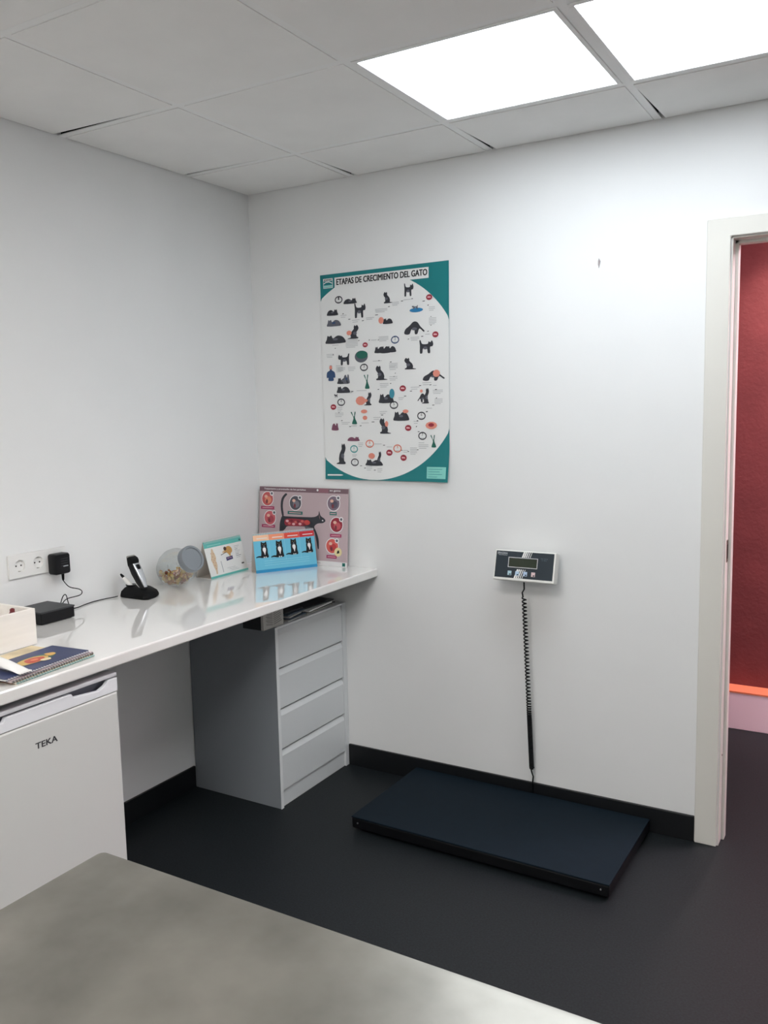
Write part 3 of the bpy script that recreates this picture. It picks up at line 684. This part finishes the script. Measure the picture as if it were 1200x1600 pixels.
TAN = mat('print_tan', (214, 190, 160)); BRN = mat('print_brown', (196, 150, 88)); DRK = mat('print_dark', (70, 50, 40)); NVY = mat('print_banner', (44, 52, 104))
cv.curvy(Q((38,118),(46,116),(48,104),(52,96),(54,80),(50,66),(52,50),(46,30),(44,16),(36,15),(36,30),(30,48),(28,62),(24,72),(28,90),(33,104)), TAN, 1)
for x, y in ((30, 100), (44, 98), (27, 76), (36, 86), (47, 78), (33, 64), (49, 60), (40, 72), (38, 50), (42, 36)): cv.disc(x/1000, y/1000, .0022, .0022, mat('print_joint', (196, 130, 110)), 2, 7)
cv.curvy(Q((108,92),(120,110),(140,116),(156,108),(158,92),(146,84),(140,70),(134,80),(124,90)), BRN, 1); cv.disc(.118, .108, .009, .008, DRK, 2); cv.poly(Q((96,96),(112,104),(118,96),(104,90)), TAN, 1)
cv.poly(Q((86,84),(124,92),(124,94),(86,87)), PCAT2, 2); cv.poly(Q((112,57),(152,60),(152,74),(112,72)), NVY, 2); cv.text('perros', .132, .066, .026, .007, PPINK, 3)
cv.poly(Q((77,15),(80,15),(79,62),(76,62)), mat('print_stripe', (150, 154, 160)), 1)
for k in range(8): cv.rect(.190 - .003 * (k % 3), .110 - k * .0068, .032 - .007 * (k % 3), .0018, PCAT2 if k in (2, 5, 6) else PTXT, 1)
cv.rect(.205, .034, .016, .006, PGRY, 1)
for k in range(3): cv.rect(.13 + .01 * k, .028 - k * .006, .05, .0013, PTXT, 1)
cv.build('dog_pictures', cl, kind='stuff')

# ---------------------------------------------------------------- glass jar with treats
JC = Vector((.100, -.642, .075)); JR = .0745
AX = Vector((.90, -.10, .425)).normalized()
a1 = AX.cross(Vector((0, 0, 1))).normalized(); a2 = a1.cross(AX).normalized()
JM = Matrix((a1, a2, AX)).transposed().to_4x4(); JM.translation = JC
jr = thing('glass_jar', (0, 0, WZ), 'tilted glass jar with grey lid holding pet treats', 'jar')
gl = bpy.data.materials.new('jar_glass'); gl.use_nodes = True; nt = gl.node_tree; nt.nodes.remove(nt.nodes['Principled BSDF'])
go, tr, mx_, lw, mr = [nt.nodes.new(x) for x in ('ShaderNodeBsdfGlossy', 'ShaderNodeBsdfTransparent', 'ShaderNodeMixShader', 'ShaderNodeLayerWeight', 'ShaderNodeMapRange')]
go.inputs['Roughness'].default_value = .05; tr.inputs['Color'].default_value = (.90, .925, .92, 1); lw.inputs['Blend'].default_value = .35
mr.inputs['To Min'].default_value = .08; mr.inputs['To Max'].default_value = .75
nt.links.new(lw.outputs['Facing'], mr.inputs['Value']); nt.links.new(mr.outputs[0], mx_.inputs[0]); nt.links.new(tr.outputs[0], mx_.inputs[1]); nt.links.new(go.outputs[0], mx_.inputs[2])
nt.links.new(mx_.outputs[0], nt.nodes['Material Output'].inputs['Surface'])
prof = [(.004, -.069), (.040, -.0665), (.058, -.050), (.070, -.024), (.0745, .0), (.071, .024), (.060, .046), (.050, .058), (.0455, .066), (.0455, .088)]
def jar_shell(off, zc):
    m = MB(); m.lathe([(max(.001, r_ - off), zz_) for r_, zz_ in prof], 40, mx=JM, caps=False)
    m.v = [(x, y, max(zc, z)) for x, y, z in m.v]; return m
js = jar_shell(0, .001)
jo = js.build('glass_body', gl, jr, smooth=True)
LM = mat('jar_lid', (128, 134, 140), .4)
MB().lathe([(.0405, .080), (.0495, .080), (.0505, .084), (.0505, .104), (.0490, .108), (.0420, .108), (.0400, .1025), (.002, .1025)], 40, mx=JM).build('lid', LM, jr, smooth=35, label='round grey plastic lid')
tc = [mat('treat_%d' % k, c, .7, noise=.2, nscale=90) for k, c in enumerate(((206, 166, 100), (190, 138, 80), (214, 186, 118), (168, 112, 68), (198, 176, 96), (134, 78, 60)))]
pos = []; rt = random.Random(11); tries = 0
while len(pos) < 95 and tries < 60000:
    tries += 1
    p = Vector((rt.uniform(-.06, .06), rt.uniform(-.07, .07), rt.uniform(-.066, -.010)))
    h_ = -.062 + .046 * len(pos) / 95
    p.z = h_ + rt.uniform(0, .006)
    ax_ = p.dot(AX); rad = (p - AX * ax_).length
    lim = JR * math.sqrt(max(0, 1 - (ax_ / .072) ** 2)) if ax_ < 0 else .070 - max(0, ax_ - .02) * .55
    if rad > lim - .0095 or ax_ < -.058 or ax_ > .07: continue
    if all((p - q_).length > .0135 for q_ in pos): pos.append(p)
TS = 1.35
def treat_mesh(kind):
    if kind == 0:      # bone-like bar
        return MB().loft([[(x, .0032 * sc * math.cos(a), .0028 * sc * math.sin(a)) for a in [2*math.pi*k/7 for k in range(7)]] for x, sc in ((-.0066, .6), (-.005, 1.2), (-.002, .8), (.002, .8), (.005, 1.2), (.0066, .6))])
    if kind == 1: return MB().prism([(.0055 * math.cos(2*math.pi*k/9) * (1 if k % 2 else .8), .0055 * math.sin(2*math.pi*k/9) * (1 if k % 2 else .8)) for k in range(9)], -.002, .002)
    return MB().lathe([(.002, -.0045), (.0045, -.003), (.005, 0), (.0042, .003), (.0018, .0045)], 8)
protos = []
for k in range(6):
    tmz = treat_mesh(k % 3); tmz.v = [(x * TS, y * TS, z * TS) for x, y, z in tmz.v]
    protos.append(tmz.build('pet_treat', tc[k], smooth=50))
used = set()
for i, p in enumerate(pos):
    k = i % 6
    o = protos[k] if k not in used else protos[k].copy()
    if k in used: COL.objects.link(o)
    used.add(k)
    o.location = JC + Vector((0, 0, WZ)) + p
    o.rotation_euler = (rt.uniform(0, 6), rt.uniform(0, 6), rt.uniform(0, 6))
    tag(o, ('small golden bar-shaped', 'small tan disc-shaped', 'small pale yellow rounded', 'small brown bar-shaped', 'small olive yellow disc-shaped', 'small dark brown rounded')[k] + ' pet treat heaped inside the glass jar', 'treat', 'pet treats in the glass jar')

# ---------------------------------------------------------------- trimmers and charging stand
st = thing('charging_stand', (.096, -.835, WZ), 'black charging stand on the worktop near the wall', 'stand')
fp = [(-.060, .030), (-.064, -.020), (-.053, -.040), (.062, -.040), (.078, -.028), (.072, .012), (.050, .050), (.034, .058), (-.035, .050)]
m = MB(); m.loft([[(x * s_ + ox, y * s_ + oy, z_) for x, y in fp] for s_, ox, oy, z_ in ((1, 0, 0, .001), (1.0, 0, 0, .010), (.93, -.002, 0, .022), (.70, -.006, .0, .034), (.40, -.008, 0, .041))])
m.build('base', BLACKM, st, bevel=.003, seg=2, smooth=35)
MB().lathe([(.016, .036), (.020, .044), (.015, .044)], 16, mx=Matrix.Translation((-.030, -.006, 0))).build('holder_ring', BLACK, st, smooth=40)
tx = Vector((-.062, 0, .113)).normalized(); ff = Vector((.877, 0, .481)).normalized(); yy = Vector((0, 1, 0))
TM = Matrix((ff, yy, tx)).transposed().to_4x4(); TM.translation = Vector((.140, -.846, WZ + .034))
tm = thing('hair_trimmer', (0, 0, 0), 'black and silver pet hair trimmer standing in the charging stand', 'trimmer')
def sec(x0, x1, w_, z_, r_=.004): return [(x, y, z_) for x, y in rrect(x1 - x0, w_, min(r_, (x1 - x0) * .45, w_ * .45), 3, (x0 + x1) / 2, 0)]
MB().loft([sec(-.010, .006, .020, 0), sec(-.016, .008, .028, .03), sec(-.019, .008, .032, .07), sec(-.016, .008, .034, .10)], mx=TM).build('body', BLACK, tm, smooth=40)
MB().loft([sec(.0055, .010, .014, .004, .002), sec(.0075, .014, .024, .03, .003), sec(.0075, .015, .029, .07, .003), sec(.0075, .012, .030, .098, .003)], mx=TM).build('front_shell', SILVER, tm, smooth=40, label='curved silver front shell')
MB().loft([sec(-.014, -.009, .012, .004, .002), sec(-.022, -.015, .022, .03, .003), sec(-.024, -.018, .026, .07, .003), sec(-.020, -.015, .028, .085, .003)], mx=TM).build('rear_shell', WHITEP, tm, smooth=40, label='pale rear shell')
MB().loft([sec(-.017, .010, .035, .100), sec(-.014, .014, .037, .108), sec(-.010, .014, .037, .118), sec(-.008, .008, .034, .128)], mx=TM).build('head', BLACKM, tm, smooth=40)
MB().loft([sec(-.007, .005, .034, .128, .001), sec(-.004, .003, .034, .134, .001)], mx=TM).build('blade', STEEL, tm)
MB().loft([sec(.013, .0165, .012, .074, .001), sec(.014, .018, .014, .082, .0015), sec(.013, .0165, .012, .092, .001)], mx=TM).build('switch', BLACKM, tm, smooth=40)
px_ = Vector((-.042, -.008, .042)).normalized(); pa = px_.cross(Vector((0, 1, 0))).normalized(); pb_ = px_.cross(pa)
PM = Matrix((pa, pb_, px_)).transposed().to_4x4(); PM.translation = Vector((.074, -.846, WZ + .037))
pn = thing('detail_trimmer', (0, 0, 0), 'slim white detail trimmer with black tip behind the hair trimmer', 'trimmer')
MB().lathe([(.006, 0), (.0085, .012), (.008, .035), (.0058, .046)], 16, mx=PM).build('body', WHITEP, pn, smooth=40)
MB().lathe([(.0055, .046), (.0048, .056), (.0028, .064)], 14, mx=PM).build('tip', BLACKM, pn, smooth=40)

# ---------------------------------------------------------------- socket, adapter, black box
sk = thing('wall_socket', (0, -1.184, 1.059), 'white triple wall socket on the left wall above the worktop', 'socket')
m = MB(); pitch = .071; hh = .038; rr = .0195; n = 32; D0 = .0095
for c in (-pitch, 0, pitch):
    hwid = pitch / 2 if True else 0
    w0 = -hwid - (.004 if c < 0 else 0); w1 = hwid + (.004 if c > 0 else 0)
    vs, fs = [], []
    for k in range(n):
        a = 2 * math.pi * (k + .5) / n; ca, sa = math.cos(a), math.sin(a)
        lim = min((w1 if ca > 0 else -w0) / max(1e-6, abs(ca)), hh / max(1e-6, abs(sa)))
        oy, oz = lim * ca, lim * sa
        if abs(math.degrees(math.atan2(abs(oz), abs(oy))) - math.degrees(math.atan2(hh, w1 if ca > 0 else -w0))) <= 5.625: oy, oz = (w1 if ca > 0 else w0), math.copysign(hh, sa)
        vs += [(D0, c + rr * ca, rr * sa), (D0, c + oy, oz), (0.0005, c + oy, oz), (.0022, c + rr * ca, rr * sa)]
    for k in range(n):
        j = (k + 1) % n
        fs += [(4*k, 4*j, 4*j+1, 4*k+1), (4*k, 4*k+3, 4*j+3, 4*j)]
    fs.append(tuple(4*k+3 for k in range(n)))
    # outer corners square
    m.add(vs, fs)
for y in (-pitch * 1.5 - .004, pitch * 1.5 + .004):
    m.add([(0.0005, y, -hh), (D0, y, -hh), (D0, y, hh), (0.0005, y, hh)], [(0, 1, 2, 3)])
for z_ in (-hh, hh):
    m.add([(0.0005, -pitch*1.5-.004, z_), (D0, -pitch*1.5-.004, z_), (D0, pitch*1.5+.004, z_), (0.0005, pitch*1.5+.004, z_)], [(0, 1, 2, 3)])
m.build('faceplate', WHITEP, sk)
for c in (-pitch, 0, pitch):
    MB().box((.0024, c - .0225, -.0395), (.0098, c + .0225, -.0385)).build('module_seam', PGREY, sk) if False else None
    i = MB()
    for s in (-1, 1):
        i.lathe([(.0026, 0), (.0026, .0008)], 10, mx=Matrix.Translation((.0022, c + s * .0095, 0)) @ Matrix.Rotation(R(90), 4, 'Y'))
    i.build('pin_hole', BLACKM, sk)
    e_ = MB()
    for s in (-1, 1): e_.box((.0024, c - .003, s * .0185 - .0012), (.0088, c + .003, s * .0185 + .0012))
    e_.build('earth_clip', STEEL, sk)
ad = thing('power_adapter', (0, -1.119, 1.046), 'black plug-in power adapter in the third socket with its cord', 'adapter')
m = MB(); m.loft([[(x_, y, z_) for y, z_ in rrect(.060 * s_, .070 * s_, .006, 3)] for x_, s_ in ((.010, .92), (.016, 1), (.044, 1), (.050, .93))])
m.build('body', BLACK, ad, smooth=40)
cv = Canvas(lambda u, v, l: (.0502 + l, u, v))
for k in range(4): cv.rect(.006, .018 - k * .008, .028, .0012, mat('adapter_print', (60, 62, 66)), 1)
cv.rect(.010, -.008, .020, .003, MATS['pale_grey_print'], 1); cv.build('print', ad)
MB().lathe([(.005, -.036), (.004, -.056), (.0025, -.060)], 10, mx=Matrix.Translation((.030, .012, 0))).build('strain_relief', BLACKM, ad)
path = [(.030, -1.107, .992), (.030, -1.106, .984), (.031, -1.084, .959), (.031, -1.045, .944), (.031, -1.033, .932), (.031, -1.045, .922), (.031, -1.098, .920), (.033, -1.122, .905), (.034, -1.128, .893), (.032, -1.124, .912), (.030, -1.112, .932),
        (.030, -1.100, .934), (.031, -1.093, .905), (.036, -1.088, .886), (.040, -1.065, .884), (.026, -1.020, .8835), (.016, -.975, .8835), (.018, -.925, .8835), (.030, -.895, .8845), (.036, -.880, .886)]
MB().tube([(x, y + 1.119, z_ - 1.046) for x, y, z_ in path], .0017, 6, smooth=6).build('cord', BLACKM, ad, smooth=True, label='thin black cord looping to the charging stand')
rb = thing('router', (.0725, -1.222, WZ), 'flat black box beside the white crate, against the wall', 'router')
MB().box((-.0675, -.065, .002), (.0665, .065, .038)).build('body', BLACK, rb, bevel=.003)
MB().box((-.0675, -.066, .037), (.0675, .066, .042)).build('top_cover', mat('router_top', (44, 46, 50), .45), rb, bevel=.0015)
MB().box((-.05, -.05, 0), (.05, .05, .003)).build('foot', BLACKM, rb)

# ---------------------------------------------------------------- white wooden crate
WD = mat('whitewashed_wood', (238, 234, 228), .6, noise=.035, nscale=6, bump=.15, bscale=14, stretch=(8, 1, 8))
wc = thing('wooden_crate', (.166, -1.645, WZ), 'open whitewashed wooden crate at the left end of the worktop', 'crate')
a, b, hgt, t = .146, .209, .107, .010
MB().box((a - t, -b, .001), (a, b, hgt)).build('front_panel', WD, wc, bevel=.0015)
MB().box((-a, -b, .001), (-a + t, b, hgt)).build('back_panel', WD, wc, bevel=.0015)
MB().box((-a + t, b - t, .001), (a - t, b, hgt)).build('side_panel', WD, wc, bevel=.0015)
MB().box((-a + t, -b, .001), (a - t, -b + t, hgt)).build('side_panel', WD, wc, bevel=.0015)
MB().box((-a + t, -b + t, .001), (a - t, b - t, .008)).build('bottom_panel', WD, wc)
rp = MB().lathe([(.010, 0), (.012, .003), (.012, .082), (.007, .088), (.007, .096), (.003, .099)], 16).build('bottle', mat('dark_red_plastic', (110, 34, 40), .35), smooth=40, loc=(.252, -1.468, WZ + .0085))
tag(rp, 'small dark red bottle just showing inside the whitewashed crate', 'bottle')

# ---------------------------------------------------------------- spiral notebooks
def notebook(name, loc, rz, w, ln, th, cover, page, wire, label, edge=None):
    t = thing(name, loc, label, 'notebook', rotz=rz, group='spiral notebooks stacked on the worktop')
    MB().box((-w, -ln/2, .0), (-.004, ln/2, .0006)).build('back_cover', edge or cover, t)
    MB().box((-w + .002, -ln/2 + .002, .0006), (-.005, ln/2 - .002, th - .0008)).build('pages', page, t)
    MB().box((-w, -ln/2, th - .0008), (-.004, ln/2, th)).build('front_cover', cover, t)
    sp = MB(); n_ = int(ln / .0085)
    for k in range(n_):
        y = -ln/2 + .006 + (ln - .012) * k / (n_ - 1)
        for dy in (-.0008, .0008):
            sp.tube([(-.003 + .0052 * math.cos(q), y + dy, th * .5 + .00215 * math.sin(q)) for q in [2*math.pi*z_/9 for z_ in range(10)]], .0006, 4)
    sp.build('spiral_binding', wire, t, kind='stuff')
    return t
WT_ = mat('teal_wire', (90, 150, 150), .3, metal=.5); WB = mat('black_wire', (26, 26, 30), .35); WS = mat('silver_wire', (150, 152, 165), .25, metal=.8)
nb1 = notebook('spiral_notebook', (.583, -1.583, WZ + .001), R(5.3), .240, .268, .0055, mat('beige_cover', (214, 196, 160), .5, noise=.25, nscale=12), PAPER, WT_, 'wide beige spiral notebook with teal wire, bottom of the notebook stack')
nb2 = notebook('spiral_notebook', (.580, -1.588, WZ + .0069), R(5.6), .142, .280, .0050, mat('pale_pink_cover', (196, 176, 178), .5), PAPER, WB, 'red-edged spiral notebook with black wire in the middle of stack', mat('dark_red_cover', (122, 58, 60), .5))
nb3 = notebook('spiral_notebook', (.573, -1.598, WZ + .0123), R(5.0), .140, .280, .0060, mat('navy_cover', (38, 50, 92), .4, noise=.25, nscale=8), PAPER, WS, 'navy spiral notebook with a bright painted animal, top of stack', INK)
cv = Canvas(lambda u, v, l: (v, u, .0061 + l))
for k, (pts, c) in enumerate(((((-66,-66),(-40,-56),(-10,-58),(20,-52),(58,-58),(84,-70),(60,-84),(20,-88),(-20,-86),(-46,-78)), (74, 104, 92)), (((-90,-62),(-70,-56),(-50,-64),(-40,-72),(-66,-74)), (206, 210, 170)), (((-50,-62),(-10,-54),(30,-56),(52,-68),(30,-84),(-14,-84),(-40,-76)), (206, 170, 96)),
               (((-22,-58),(16,-56),(40,-68),(20,-80),(-12,-78)), (190, 78, 58)), (((10,-50),(30,-46),(40,-56),(16,-60)), (230, 212, 176)), (((52,-62),(74,-64),(80,-74),(58,-80)), (214, 168, 84)), (((-4,-64),(12,-62),(18,-70),(0,-72)), (226, 130, 90)))):
    cv.curvy([((x + 4) / 1000, (-72 + (y + 70) * 1.6) / 1000) for x, y in pts], mat('paint_%d' % k, c, .45), 1 + k)
cv.build('cover_picture', nb3, 'red, yellow and green painted animal')
tb = thing('cream_tube', (.588, -1.681, WZ + .0205), 'white squeeze tube lying on the navy notebook', 'tube', rotz=R(183))
m = MB(); secs = []
for x, wy, hz in ((0, .019, .0008), (.010, .019, .0012), (.03, .0185, .005), (.07, .018, .011), (.115, .0165, .0155), (.125, .0155, .0150), (.130, .008, .008)):
    secs.append([(x, wy * math.cos(2*math.pi*k/20), .0012 + max(hz, .0005) * (math.sin(2*math.pi*k/20) + 1) * (1 if x > .02 else .5)) for k in range(20)])
m.loft(secs); m.build('body', WHITEP, tb, smooth=40)
m = MB(); 
for k in range(9): m.box((.001, -.018 + k * .0042, .0), (.009, -.018 + k * .0042 + .0015, .0032))
m.build('crimp', WHITEP, tb, kind='stuff')
MB().lathe([(.009, 0), (.009, .018)], 16, mx=Matrix.Translation((.130, 0, .0155)) @ Matrix.Rotation(R(90), 4, 'Y')).build('cap', WHITEP, tb, smooth=40)
